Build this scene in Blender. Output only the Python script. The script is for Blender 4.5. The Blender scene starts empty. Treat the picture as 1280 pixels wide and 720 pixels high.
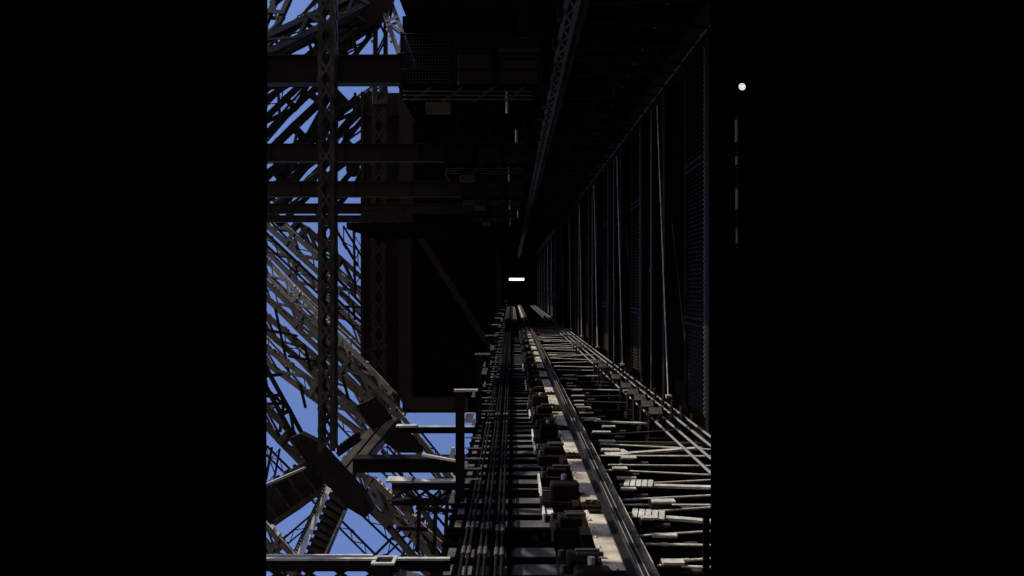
import bpy, math, random
from mathutils import Vector as V, Matrix
random.seed(11)
scn = bpy.context.scene
C = scn.collection
F = 1000.0                       # focal length in photo pixels (1280 wide)
TILT = math.radians(72)          # the lift track climbs the inclined tower leg

def W(px, py, Y):                # a point of the place, at distance Y along the track
    return V(((px - 640) / F * Y, Y, (360 - py) / F * Y))

# ------------------------------------------------------------------ materials
def mat(name, col, rough=.5, metal=0., var=.35, scale=3., bump=.15, dirt=None, spec=.5, emit=None, es=0.):
    m = bpy.data.materials.new(name); m.use_nodes = True
    nt = m.node_tree; N = nt.nodes; L = nt.links
    b = N['Principled BSDF']
    b.inputs['Roughness'].default_value = rough
    b.inputs['Metallic'].default_value = metal
    b.inputs['Specular IOR Level'].default_value = spec
    if emit:
        b.inputs['Base Color'].default_value = (*col, 1)
        b.inputs['Emission Color'].default_value = (*emit, 1)
        b.inputs['Emission Strength'].default_value = es
        return m
    tc = N.new('ShaderNodeTexCoord')
    n1 = N.new('ShaderNodeTexNoise'); n1.inputs['Scale'].default_value = scale
    n1.inputs['Detail'].default_value = 8; n1.inputs['Roughness'].default_value = .65
    L.new(tc.outputs['Object'], n1.inputs['Vector'])
    r = N.new('ShaderNodeValToRGB')
    r.color_ramp.elements[0].position = .3; r.color_ramp.elements[1].position = .72
    d = dirt or tuple(c * (1 - var) for c in col)
    r.color_ramp.elements[0].color = (*d, 1)
    r.color_ramp.elements[1].color = (*[min(1, c * (1 + var * .4)) for c in col], 1)
    L.new(n1.outputs['Fac'], r.inputs['Fac'])
    L.new(r.outputs['Color'], b.inputs['Base Color'])
    mr = N.new('ShaderNodeMapRange')
    mr.inputs['To Min'].default_value = max(.05, rough - .15); mr.inputs['To Max'].default_value = min(1, rough + .2)
    n2 = N.new('ShaderNodeTexNoise'); n2.inputs['Scale'].default_value = scale * 5; n2.inputs['Detail'].default_value = 6
    L.new(tc.outputs['Object'], n2.inputs['Vector'])
    L.new(n2.outputs['Fac'], mr.inputs['Value']); L.new(mr.outputs['Result'], b.inputs['Roughness'])
    bp = N.new('ShaderNodeBump'); bp.inputs['Strength'].default_value = bump; bp.inputs['Distance'].default_value = .01
    L.new(n2.outputs['Fac'], bp.inputs['Height']); L.new(bp.outputs['Normal'], b.inputs['Normal'])
    return m

M = dict(
    iron=mat('tower_brown_iron_paint', (.018, .0128, .008), .55, 0, .55, 1.6, spec=.06),
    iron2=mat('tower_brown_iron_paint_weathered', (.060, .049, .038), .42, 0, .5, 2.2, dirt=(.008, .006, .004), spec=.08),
    cleat=mat('painted_sunlit_iron', (.34, .32, .28), .4, 0, .6, 6., dirt=(.06, .05, .04)),  # pale tone paints sun glints and lit edges onto the dark iron
    dark=mat('sooty_dark_paint', (.0095, .0062, .0034), .6, 0, .4, 2., spec=.08),
    brown=mat('shaded_brown_panel_paint', (.022, .0145, .008), .65, 0, .3, .8, spec=.1),
    far_iron=mat('far_tower_iron_paint', (.0095, .0075, .0055), .6, 0, .5, .9, spec=.04),
    machine=mat('machine_brown_paint', (.070, .046, .024), .6, 0, .5, 2., spec=.15),
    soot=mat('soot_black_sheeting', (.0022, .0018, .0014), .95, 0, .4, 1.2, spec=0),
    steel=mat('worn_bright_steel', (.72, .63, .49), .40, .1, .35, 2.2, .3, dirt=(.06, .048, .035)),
    rail=mat('greased_rail_steel', (.020, .017, .013), .4, .25, .4, 4., spec=.3),
    rod=mat('galvanised_rod', (.66, .63, .55), .35, .1, .6, 5., dirt=(.22, .20, .165)),
    pale=mat('pale_grey_paint', (.55, .53, .47), .5, 0, .4, 4., dirt=(.20, .185, .16)),
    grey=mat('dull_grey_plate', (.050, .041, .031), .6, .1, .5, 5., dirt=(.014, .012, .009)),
    pan=mat('scuffed_pan_plate', (.085, .08, .075), .6, .1, .6, 3., dirt=(.015, .014, .012)),
    rope=mat('greased_wire_rope', (.006, .0055, .005), .55, 0, .3, 20., spec=.06),
    wire=mat('bare_wire_rope', (.27, .26, .23), .38, .2, .3, 20.),
    cab=mat('black_cabin_lining', (.0012, .0012, .0012), .9, 0, .3, 4., spec=.02),
    streak=mat('dull_streak_tube', (.020, .0195, .019), .7, 0, .6, 90., spec=.1),
    ground=mat('city_ground', (.20, .18, .15), .9, 0, .4, .02),
    lens=mat('indicator_lens_glow', (.9, .9, .9), .3, emit=(1, .97, .92), es=.8),
    tube=mat('fluorescent_tube_glow', (.9, .9, .9), .3, emit=(1, .98, .92), es=3.0),
)

# ------------------------------------------------------------------ mesh helpers
class MB:
    def __init__(s): s.v = []; s.f = []; s.sm = []
    def hexa(s, pts):
        o = len(s.v); s.v += [V(p) for p in pts]
        for q in ((0,3,2,1),(4,5,6,7),(0,1,5,4),(1,2,6,5),(2,3,7,6),(3,0,4,7)):
            s.f.append([o + i for i in q]); s.sm.append(False)
        return s
    def box(s, x0, x1, y0, y1, z0, z1):
        return s.hexa([(x0,y0,z0),(x1,y0,z0),(x1,y1,z0),(x0,y1,z0),(x0,y0,z1),(x1,y0,z1),(x1,y1,z1),(x0,y1,z1)])
    def bar(s, p0, p1, w, h, up=(0, 0, 1)):
        p0 = V(p0); p1 = V(p1); a = (p1 - p0).normalized(); up = V(up)
        if abs(a.dot(up.normalized())) > .98: up = V((0, 1, 0)) if abs(a.y) < .9 else V((1, 0, 0))
        u = a.cross(up).normalized() * (w / 2); v = u.cross(a).normalized() * (h / 2)
        return s.hexa([p0-u-v, p0+u-v, p1+u-v, p1-u-v, p0-u+v, p0+u+v, p1+u+v, p1-u+v])
    def angle(s, p0, p1, w, t, u, v):       # L section: two thin flanges along u and v
        u = V(u).normalized(); v = V(v).normalized(); p0 = V(p0); p1 = V(p1)
        def pl(a, b, la, lb):
            s.hexa([p0, p0+a*la, p1+a*la, p1, p0+b*lb, p0+a*la+b*lb, p1+a*la+b*lb, p1+b*lb])
        pl(u, v, w, t)
        q = v * t; p0 = p0 + q; p1 = p1 + q
        pl(u, v, t, w - t)
        return s
    def tube(s, pts, r, n=8):
        pts = [V(p) for p in pts]; o = len(s.v)
        for i, p in enumerate(pts):
            a = (pts[min(i+1, len(pts)-1)] - pts[max(i-1, 0)]).normalized()
            up = V((0, 0, 1)) if abs(a.z) < .9 else V((0, 1, 0))
            u = a.cross(up).normalized(); v = u.cross(a)
            for k in range(n):
                t = 2*math.pi*k/n; s.v.append(p + u*math.cos(t)*r + v*math.sin(t)*r)
        for i in range(len(pts)-1):
            for k in range(n):
                s.f.append([o+i*n+k, o+i*n+(k+1)%n, o+(i+1)*n+(k+1)%n, o+(i+1)*n+k]); s.sm.append(True)
        for e in (0, len(pts)-1):
            q = len(s.v); s.v += [s.v[o+e*n+k].copy() for k in range(n)]
            s.f.append([q+k for k in range(n)]); s.sm.append(False)
        return s
    def prism(s, poly, d):                  # flat polygon (list of points) extruded by vector d
        o = len(s.v); n = len(poly); d = V(d)
        s.v += [V(p) for p in poly] + [V(p) + d for p in poly]
        s.f.append([o+i for i in range(n)][::-1]); s.sm.append(False)
        s.f.append([o+n+i for i in range(n)]); s.sm.append(False)
        for i in range(n):
            j = (i+1) % n; s.f.append([o+i, o+j, o+n+j, o+n+i]); s.sm.append(False)
        return s
    def ball(s, c, r, sx=1, sy=1, sz=1, n=10, m=6):
        o = len(s.v); c = V(c)
        for i in range(m+1):
            th = math.pi*i/m
            for k in range(n):
                t = 2*math.pi*k/n
                s.v.append(c + V((math.sin(th)*math.cos(t)*r*sx, math.sin(th)*math.sin(t)*r*sy, math.cos(th)*r*sz)))
        for i in range(m):
            for k in range(n):
                s.f.append([o+i*n+k, o+i*n+(k+1)%n, o+(i+1)*n+(k+1)%n, o+(i+1)*n+k]); s.sm.append(True)
        return s
    def build(s, name, material, parent=None, bevel=0, origin=None):
        org = V((0, 0, 0))
        q = parent
        while q is not None: org = org + q.location; q = q.parent
        if origin is not None: org = V(origin)
        me = bpy.data.meshes.new(name)
        me.from_pydata([tuple(p - org) for p in s.v], [], s.f)
        for p, f in zip(me.polygons, s.sm): p.use_smooth = f
        import bmesh
        bm = bmesh.new(); bm.from_mesh(me); bmesh.ops.recalc_face_normals(bm, faces=bm.faces); bm.to_mesh(me); bm.free()
        me.materials.append(M[material])
        o = bpy.data.objects.new(name, me); C.objects.link(o)
        if parent is not None: o.parent = parent
        else: o.location = org
        if bevel:
            b = o.modifiers.new('bevel', 'BEVEL'); b.width = bevel; b.segments = 2; b.limit_method = 'ANGLE'
        return o

def tag(o, label, cat, group=None, kind=None):
    if label: o['label'] = label
    if cat: o['category'] = cat
    if group: o['group'] = group
    if kind: o['kind'] = kind
    return o
def thing(name, loc, label, cat, group=None):
    o = bpy.data.objects.new(name, None); C.objects.link(o); o.location = V(loc); o.empty_display_size = .2
    return tag(o, label, cat, group)
def dup(root, loc, label=None):
    r = root.copy(); C.objects.link(r); r.location = V(loc)
    if label: r['label'] = label
    for ch in list(root.children):
        c = ch.copy(); C.objects.link(c); c.parent = r
        for g in list(ch.children):
            d = g.copy(); C.objects.link(d); d.parent = c
    return r

def each(name, shapes, material, parent, bevel=0):   # several like parts, each a mesh of its own
    return [q.build(name, material, parent, bevel) for q in shapes]

# ------------------------------------------------------------------ lift cabin (the camera stands inside it)
cy = .60
cab = thing('lift_cabin', (0, -.5, -1.4), 'black lift cabin with its dark window posts framing the view up the shaft', 'lift cabin')
mb = MB().hexa([(-1.5, cy, -1.4), (-.1865, cy, -1.4), (-.2165, cy+.05, -1.4), (-1.5, cy+.05, -1.4),
                (-1.5, cy, 1.2), (-.1815, cy, 1.2), (-.2115, cy+.05, 1.2), (-1.5, cy+.05, 1.2)])
mb.build('window_post', 'cab', cab)
MB().hexa([(.1490, cy, -1.4), (1.5, cy, -1.4), (1.5, cy+.05, -1.4), (.18, cy+.05, -1.4), (.1490, cy, 1.2), (1.5, cy, 1.2), (1.5, cy+.05, 1.2), (.18, cy+.05, 1.2)]).build('window_post', 'cab', cab)
MB().box(.1440, .1485, cy+.001, cy+.004, -1.4, -.170).build('door_gasket', 'cab', cab)
MB().box(-1.5, 1.5, -1.8, cy+.05, -1.46, -1.402).build('floor', 'cab', cab)
MB().box(-1.5, 1.5, -1.8, cy+.05, 1.202, 1.26).build('ceiling', 'cab', cab)
MB().box(-1.56, -1.502, -1.8, cy+.05, -1.4, 1.2).build('wall', 'cab', cab)
MB().box(1.502, 1.56, -1.8, cy+.05, -1.4, 1.2).build('wall', 'cab', cab)
MB().box(-1.5, 1.5, -1.86, -1.802, -1.4, 1.2).build('wall', 'cab', cab)
MB().box(-.1860, .149, cy+.004, cy+.04, -1.4, -.62).build('sill_panel', 'cab', cab)
MB().box(-.1800, .149, cy+.004, cy+.04, .72, 1.2).build('lintel_panel', 'cab', cab)
xl = (927 - 640) / F * cy; zl = (360 - 109) / F * cy
lamp = MB().ball((xl, cy-.001, zl), .0027, 1, .5, 1, 12, 8).build('indicator_lamp', 'lens', cab)
rim = MB()
for k in range(16):
    a0 = 2*math.pi*k/16; a1 = 2*math.pi*(k+1)/16
    rim.bar((xl+0.0034*math.cos(a0), cy-.001, zl+0.0034*math.sin(a0)), (xl+0.0034*math.cos(a1), cy-.001, zl+0.0034*math.sin(a1)), .0012, .002, (0, 1, 0))
rim.build('lamp_bezel', 'cab', lamp, origin=(0, -.5, -1.4))
yh = cy - .022; xs = (923 - 640) / F * yh  # tubes stand for a faint reflected streak under the white dot
zs = [(360 - q) / F * yh for q in (304, 286, 262, 236, 206, 196, 178, 150)]
for k in (0, 2, 4, 6):
    MB().tube([(xs, yh, zs[k]), (xs, yh, zs[k+1])], .0019 + .0002*k/2, 10).build('streak_tube', 'streak', cab)
MB().tube([(xs, yh, zs[0]-.004), (xs, yh, zs[-1]+.004)], .0013, 8).build('streak_core', 'cab', cab)

# ------------------------------------------------------------------ track floor
ZT = -2.4
YE = 112.
def noz(a, b): return random.uniform(a, b)

trough = thing('track_underdeck', (1.2, 3, -4.3), 'black sheet decking deep under the rails and ropes of the lift track', 'decking')
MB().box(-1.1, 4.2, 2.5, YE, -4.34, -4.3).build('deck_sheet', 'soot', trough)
each('deck_rib', [MB().box(-1.1, 4.1, 3+i*1.5, 3.12+i*1.5, -4.297, -4.05) for i in range(70)], 'soot', trough)

# main rail girder and rail
gir = thing('rail_girder', (.95, 3, ZT-.5), 'long steel girder with a bright worn top flange carrying the dark lift rail', 'girder')
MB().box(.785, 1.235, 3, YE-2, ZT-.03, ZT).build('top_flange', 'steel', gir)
MB().box(1.0, 1.04, 3, YE-2, ZT-.5, ZT-.034).build('web', 'dark', gir)
MB().box(.8, 1.25, 3, YE-2, ZT-.53, ZT-.503).build('bottom_flange', 'dark', gir)
b = MB()
for i in range(150):
    y = 5 + i*.3
    for x in (.81, 1.205): b.ball((x, y, ZT+.004), .016, 1, 1, .7, 6, 4)
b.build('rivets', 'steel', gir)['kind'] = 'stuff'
for i in range(5):
    y = 8.5 + i*7.3
    each('splice_plate', [MB().box(.82, .955, y+k*.13, y+.075+k*.13, ZT+.004, ZT+.03) for k in range(4)], 'dark', gir)
rl = thing('running_rail', (1.12, 3, ZT), 'dark greased rail with a polished edge running up the bright girder', 'rail')
MB().box(.965, 1.115, 3, YE-2, ZT+.004, ZT+.03).build('rail_foot', 'rail', rl)
MB().box(1.025, 1.057, 3, YE-2, ZT+.032, ZT+.11).build('rail_web', 'rail', rl)
MB().box(1.005, 1.08, 3, YE-2, ZT+.112, ZT+.16).build('rail_head', 'rail', rl, .010)

each('running_edge', [MB().box(x0, x1, 3, YE-2, ZT+.1605, ZT+.163) for x0, x1 in ((1.017, 1.025), (1.061, 1.070))], 'wire', rl)

# rail clamps on the left edge of the girder
cl = thing('rail_clamp', (.6, 0, ZT-.2), 'dark stepped rail clamp gripping the left edge of the bright rail girder', 'clamp', 'rail clamps along the girder')
MB().box(.44, .75, -.26, .26, ZT-.25, ZT-.02).build('base_block', 'dark', cl, .015)
MB().box(.52, .79, -.17, .13, ZT-.016, ZT+.09).build('jaw', 'dark', cl, .02)
each('clip_plate', [MB().box(.60, .84, -.10, -.05, ZT+.094, ZT+.13), MB().box(.60, .82, .03, .07, ZT+.094, ZT+.12)], 'grey', cl, .006)
each('bolt', [MB().tube([(.48, dy, ZT-.016), (.48, dy, ZT+.05)], .028, 6) for dy in (-.2, .2)], 'grey', cl)
cl2 = thing('rail_clamp', (.6, 6.5, ZT-.2), 'dark rail clamp with a tall ribbed body on the left edge of the bright girder', 'clamp', 'tall rail clamps along the girder')
MB().box(.40, .72, 6.30, 6.62, ZT-.25, ZT-.06).build('base_block', 'dark', cl2, .015)
MB().box(.50, .80, 6.40, 6.58, ZT-.056, ZT+.13).build('jaw', 'dark', cl2, .03)
each('rib_plate', [MB().box(.42, .50, 6.34+q*.1, 6.37+q*.1, ZT-.056, ZT+.04) for q in range(3)], 'grey', cl2)
MB().tube([(.66, 6.66, ZT-.02), (.66, 6.66, ZT+.16)], .03, 8).build('pin', 'rod', cl2)
cpos = [5.9 + 1.18*i for i in range(46)]
for i, y in enumerate(cpos):
    loc = (.545 + noz(-.02, .02), y + noz(-.12, .12), ZT-.2)
    if i == 0: cl.location = loc
    else:
        r = dup(cl if i % 3 else cl2, loc)
        r.scale = (noz(.85, 1.12), noz(.7, 1.2), noz(.8, 1.2)); r.rotation_euler = (0, 0, math.radians(noz(-4, 4)))
strap = thing('flange_strap', (.87, 6.6, ZT), 'dark strap bolted across the bright flange beside the rail', 'strap', 'straps across the bright flange')
MB().box(.765, .958, 6.52, 6.68, ZT+.004, ZT+.045).build('plate', 'dark', strap, .006)
each('bolt', [MB().tube([(.82+q*.07, 6.6, ZT+.045), (.80+q*.07, 6.6, ZT+.075)], .018, 6) for q in range(2)], 'grey', strap)
for i in range(1, 22):
    r = dup(strap, (.87, 6.6 + i*2.36 + noz(-.5, .5), ZT)); r.rotation_euler = (0, 0, math.radians(noz(-6, 6))); r.scale = (1, noz(.5, 1.6), 1)

# small pale plates standing between ropes and girder
pl = thing('guard_plate', (.36, 0, ZT-.3), 'pale upright guard plate edge left of the rail clamps', 'plate', 'guard plates beside the rail')
MB().box(.34, .365, -.95, .95, ZT-.32, ZT-.07).build('plate', 'pale', pl)
MB().box(.37, .46, -.85, -.2, ZT-.12, ZT-.10).build('ledge', 'pale', pl)
for i, y in enumerate([9.7, 13.1, 16.4, 20.6, 25.2]):
    if i == 0: pl.location.y = y
    else: dup(pl, (.36, y, ZT-.3))

# rope trough on the left: grey pan, black cross bars, ropes
pan = thing('rope_trough', (0, 3, ZT-.7), 'dull grey trough pan under the black ropes left of the rail', 'trough')
each('pan_plate', [MB().box(-.62, .42, 3+i*1.8, 3+i*1.8+1.5, ZT-.176, ZT-.166) for i in range(60)], 'pan', pan)
each('stringer', [MB().box(x-.03, x+.03, 3, YE, ZT-.5, ZT-.18) for x in (-.66, -.16, .24)], 'soot', pan)
each('guide_bar', [MB().box(x-.022, x+.022, 3, YE, ZT-.160, ZT-.142) for x in (-.52, -.34, -.19, -.03)], 'soot', pan)
x_ = thing('cross_sleeper', (0, 0, ZT-.25), 'black steel sleeper crossing the trough under the wire ropes', 'sleeper', 'sleepers across the rope trough')
MB().box(-.70, .44, -.05, .05, ZT-.162, ZT-.128).build('sleeper_beam', 'soot', x_, .01)
MB().box(-.52, .02, -.09, -.055, ZT-.161, ZT-.135).build('rope_comb', 'soot', x_)
for i in range(84):
    y = 5.6 + i*.47 + (0 if i < 36 else (i-36)*.3)
    if i == 0: x_.location.y = y
    else: dup(x_, (0, y, ZT-.25))
for i, x in enumerate((-.44, -.39, -.29, -.24, -.14, -.09)):
    o = MB().tube([(x, 3, ZT), (x, 40, ZT), (x, YE-1, ZT)], .016, 8).build('hoist_rope', 'rope')
    o['group'] = 'left hoist ropes'
    tag(o, 'black greased hoist rope over the trough, %s of the six left ropes' % ('outermost', 'second', 'third', 'fourth', 'fifth', 'innermost')[i], 'rope')
# rope clips along the left ropes
rc = thing('rope_clip', (-.42, 0, ZT), 'small dull ferrule clip on the left hoist ropes', 'clip', 'rope clips on the left ropes')
for x in (-.44, -.39): MB().tube([(x, -.10, ZT), (x, .10, ZT)], .024, 8).build('ferrule', 'grey', rc)
k = 0
for y in (7.25, 8.0, 14.2, 15.1):
    for x in (-.42, -.27, -.12):
        loc = (x, y + noz(-.1, .1), ZT)
        if k == 0: rc.location = loc
        else: dup(rc, loc)
        k += 1

# upright guide brackets on the left edge of the track
def bracket(y, first=None):
    t = thing('guide_bracket', (-.62, y, ZT-.1), 'dark upright guide bracket with bright feet and arms left of the rope trough', 'bracket', 'guide brackets left of the ropes')
    MB().box(-.66, -.56, y-.06, y+.06, ZT-.1, ZT+1.18).build('upright', 'dark', t)
    MB().box(-.68, -.40, y-.04, y+.04, ZT+1.184, ZT+1.21).build('top_arm', 'pale', t)
    m = MB(); m.hexa([(-.555,y-.14,ZT+.84),(-.46,y-.14,ZT+.84),(-.46,y-.07,ZT+.84),(-.555,y-.07,ZT+.84),(-.53,y-.14,ZT+.95),(-.44,y-.14,ZT+.95),(-.44,y-.07,ZT+.95),(-.53,y-.07,ZT+.95)])
    m.build('guide_shoe', 'pale', t)
    f = MB().prism([(-.74, y-.10, ZT-.10), (-.67, y-.10, ZT-.10), (-.67, y-.10, ZT+.02), (-.70, y-.10, ZT+.02)], (0, .08, 0)); f.build('foot', 'pale', t)
    f = MB().prism([(-.74, y-.10, ZT+.42), (-.67, y-.10, ZT+.42), (-.67, y-.10, ZT+.54), (-.70, y-.10, ZT+.54)], (0, .08, 0)); f.build('foot', 'pale', t)
    each('rung', [MB().box(-.55, -.36, y-.045, y-.03, ZT+.16+q*.12, ZT+.175+q*.12) for q in range(5)], 'rod', t)
    return t
br = bracket(9.4)
for y in (14.6, 20.3, 26.2, 32, 38, 45, 53, 62, 72): dup(br, (-.62, y, ZT-.1))

# ------------------------------------------------------------------ right side of the track: tie rods
rod = thing('tie_rod', (2.1, 0, ZT-.12), 'thin bright tie rod reaching from the rail girder to the right ropes', 'rod', 'tie rods right of the rail')
MB().tube([(-.82, 0, 0), (.98, 0, .0)], .0145, 8).build('rod', 'rod', rod, origin=(0, 0, 0))
MB().tube([(-.66, 0, 0), (-.60, 0, 0)], .021, 8).build('turnbuckle', 'rod', rod, origin=(0, 0, 0))
shade_toned = thing('tie_rod', (2.1, 0, ZT-.12), 'tie rod darkened in colour as if shaded, right of the rail in mid shaft', 'rod', 'shade-toned tie rods right of the rail')
MB().tube([(-.82, 0, 0), (.98, 0, .0)], .0145, 8).build('rod', 'grey', shade_toned, origin=(0, 0, 0))  # grey copy of the bright rod, shade put into its colour
MB().tube([(-.66, 0, 0), (-.60, 0, 0)], .021, 8).build('turnbuckle', 'grey', shade_toned, origin=(0, 0, 0))
flat = thing('tie_strap', (2.1, 0, ZT-.12), 'broad flat bright strap among the tie rods right of the rail', 'strap', 'flat straps right of the rail')
MB().box(-.55, .85, -.05, .05, -.015, .015).build('strap', 'rod', flat, origin=(0, 0, 0))
for a in range(5):
    MB().box(-.72+a*.075, -.66+a*.075, -.17, .17, .02, .035).build('pad_plate', 'pale', flat, origin=(0, 0, 0))
y = 6.4; i = 0; nf = 0; nr = 0; ns = 0
while y < 62 and i < 120:
    rz = math.radians((9.5 if i % 2 else -8) + noz(-5, 5)); ry = math.radians(noz(-2, 2))
    if i in (1, 6, 10, 15, 20, 27, 34, 42):
        o = flat if nf == 0 else dup(flat, (0, 0, 0)); nf += 1
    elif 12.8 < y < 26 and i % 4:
        o = shade_toned if ns == 0 else dup(shade_toned, (0, 0, 0)); ns += 1
    else:
        o = rod if nr == 0 else dup(rod, (0, 0, 0)); nr += 1
    o.location = (2.1 + noz(-.05, .12), y, ZT-.12 + noz(-.07, .03)); o.rotation_euler = (0, ry, rz)
    y += noz(.25, .56) if y < 13 else noz(.7, 1.3); i += 1
ob = thing('rod_bracket', (1.42, 0, ZT-.1), 'small dark bracket with a bright top plate at the rail end of the tie rods', 'bracket', 'rod end brackets right of the rail')
MB().box(1.34, 1.56, -.08, .08, ZT-.3, ZT-.08).build('block', 'dark', ob, .01)
MB().box(1.36, 1.60, -.06, .05, ZT-.077, ZT-.055).build('top_plate', 'rod', ob)
MB().tube([(1.56, 0, ZT-.16), (1.80, 0, ZT-.16)], .03, 8).build('socket', 'grey', ob)
for i in range(26):
    loc = (1.42 + noz(-.04, .5 if i % 4 == 0 else .05), 6.7 + i*.62 + noz(-.2, .2), ZT-.1 + noz(-.05, .02))
    if i == 0: ob.location = loc
    else: dup(ob, loc).scale = (noz(.7, 1.3), noz(.6, 1.3), 1)
# right hand ropes
for i, (x, z) in enumerate(((3.18, ZT+.02), (3.0, ZT+.02), (2.80, ZT+.0), (2.60, ZT-.02))):
    o = MB().tube([(x, 3, z), (x, 40, z), (x-.1, YE-1, z)], .021, 8).build('haulage_rope', 'wire')
    tag(o, 'bright wire haulage rope by the right wall, %s of four' % ('rightmost', 'second from the right', 'third from the right', 'leftmost')[i], 'rope', 'right haulage ropes')
edge = MB(); edge.box(3.28, 3.40, 3, YE, ZT-.42, ZT-.1)
tag(edge.build('edge_beam', 'dark'), 'dark edge beam beside the right haulage ropes at the foot of the posts', 'beam')
# rope roller supports
rs = thing('rope_roller', (2.9, 0, ZT-.3), 'dark roller stand with sheaves carrying the right haulage ropes', 'roller stand', 'roller stands under the right ropes')
MB().box(2.45, 3.3, -.22, .22, ZT-.42, ZT-.30).build('stand_base', 'dark', rs, .01)
for x in (3.18, 3.0, 2.8, 2.6):
    m = MB()
    prof = [(-.05, .15), (-.03, .11), (.03, .11), (.05, .15)]
    o = len(m.v); n = 14
    for (dx, r) in prof:
        for q in range(n):
            a = 2*math.pi*q/n; m.v.append(V((x+dx, r*math.cos(a), ZT-.14+r*math.sin(a))))
    for a in range(3):
        for q in range(n):
            m.f.append([o+a*n+q, o+a*n+(q+1)%n, o+(a+1)*n+(q+1)%n, o+(a+1)*n+q]); m.sm.append(True)
    m.f.append([o+q for q in range(n)]); m.sm.append(False)
    m.f.append([o+3*n+q for q in range(n)]); m.sm.append(False)
    m.build('sheave', 'grey', rs)
for x in (3.28, 3.09, 2.9, 2.7, 2.5):
    MB().box(x-.018, x+.018, -.12, .12, ZT-.298, ZT+.10).build('side_plate', 'dark', rs)
cv = MB(); cv.hexa([(2.5,-.16,ZT+.11),(2.72,-.16,ZT+.11),(2.72,.02,ZT+.20),(2.5,.02,ZT+.20),(2.5,-.16,ZT+.13),(2.72,-.16,ZT+.13),(2.72,.02,ZT+.22),(2.5,.02,ZT+.22)])
cv.build('cover_plate', 'grey', rs)
for i, y in enumerate((14.6, 15.5, 16.4, 17.3, 18.4, 20.2, 22.3, 23.1, 24.4, 31., 32.5, 39., 47, 55, 63)):
    if i == 0: rs.location.y = y
    else: dup(rs, (2.9, y, ZT-.3))

# ------------------------------------------------------------------ right wall: sheeting, posts, louvred screens, stays
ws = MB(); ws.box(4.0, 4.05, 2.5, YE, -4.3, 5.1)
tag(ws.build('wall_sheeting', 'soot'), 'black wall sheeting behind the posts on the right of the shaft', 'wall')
post = thing('wall_post', (3.5, 0, ZT), 'dark upright angle post on the right wall of the shaft', 'post', 'posts on the right wall')
MB().box(3.44, 3.60, -.05, .03, ZT-.3, 4.5).build('flange', 'dark', post)
MB().box(3.44, 3.46, .034, .20, ZT-.3, 4.5).build('web', 'dark', post)
MB().box(3.40, 3.66, -.14, .24, ZT-.34, ZT-.303).build('foot_plate', 'dark', post)
scr = thing('louvred_screen', (3.5, 0, ZT), 'dark louvred metal screen between rails on the right wall', 'screen', 'louvred screens on the right wall')
for y in (.0, 1.75): MB().box(3.47, 3.53, y-.035, y+.035, ZT, 4.4).build('stile', 'dark', scr)
sl = MB()
z = ZT+.1
while z < 4.3:
    sl.hexa([(3.50,.04,z),(3.56,.04,z+.05),(3.56,1.71,z+.05),(3.50,1.71,z),(3.50,.04,z+.008),(3.56,.04,z+.058),(3.56,1.71,z+.058),(3.50,1.71,z+.008)])
    z += .085
sl.build('slats', 'dark', scr)
ps = MB().box(3.445, 3.449, -.05, .05, ZT+.1, 4.3); z = ZT+.14
while z < 4.3: ps.box(3.428, 3.446, -.045, .045, z, z+.035); z += .085
ps.build('perforated_strip', 'grey', scr)
for z in (-.72, 2.25):
    MB().box(3.44, 3.468, 0.04, 1.71, z, z+.05).build('rail', 'dark', scr)
    MB().box(3.44, 3.468, 0.04, 1.71, z+.12, z+.17).build('rail', 'dark', scr)
brace = thing('wall_brace', (3.7, 0, ZT), 'dark diagonal flat brace crossing a bay of the right wall', 'brace', 'diagonal braces on the right wall')
MB().bar((3.72, .2, ZT+.2), (3.72, 3.6, 4.2), .09, .02, (1, 0, 0)).build('flat_bar', 'brown', brace)
stay = thing('wall_stay', (3.4, 0, ZT), 'thin bright leaning stay rod in front of the right wall', 'stay', 'stay rods along the right wall')
MB().tube([(3.42, 0, ZT+.05), (3.42, 1.35, 4.3)], .017, 8).build('stay_rod', 'pale', stay)
MB().box(3.36, 3.48, -.08, .08, ZT, ZT+.06).build('anchor', 'rod', stay)
conduit = thing('wall_pipe', (3.4, 0, ZT), 'slim grey vertical pipe standing between the wall posts', 'pipe', 'pipes along the right wall')
MB().tube([(3.46, 0, ZT-.1), (3.46, 0, 4.4)], .035, 8).build('pipe', 'grey', conduit)
MB().tube([(3.46, 0, .4), (3.46, 0, .5)], .06, 8).build('coupling', 'grey', conduit)
for i in range(13):
    y = 14.2 + 7.25*i
    for proto, dy in ((post, -.15), (scr, .1), (stay, 3.3), (conduit, 5.6), (post, 3.9), (brace, 2.2)):
        if proto is stay and i > 8: continue
        if i == 0 and dy != 3.9: proto.location.y = y + dy
        else: dup(proto, (proto.location.x, y + dy, proto.location.z))
tb = MB(); tb.box(3.34, 3.62, 3, YE, 4.50, 4.78); tb.box(3.28, 3.68, 3, YE, 4.782, 4.82)
tag(tb.build('wall_head_beam', 'dark'), 'dark beam receding along the top of the right wall posts', 'beam')
c = MB().tube([(3.36, 10, 4.46), (3.36, 80, 4.46)], .02, 6)
for i in range(60):
    c.ball((3.36, 13+i*1.1, 4.46), .05, 1, 1.6, .6, 8, 5)
tag(c.build('wall_cable', 'grey'), 'beaded cable clipped under the right head beam', 'cable')

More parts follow.
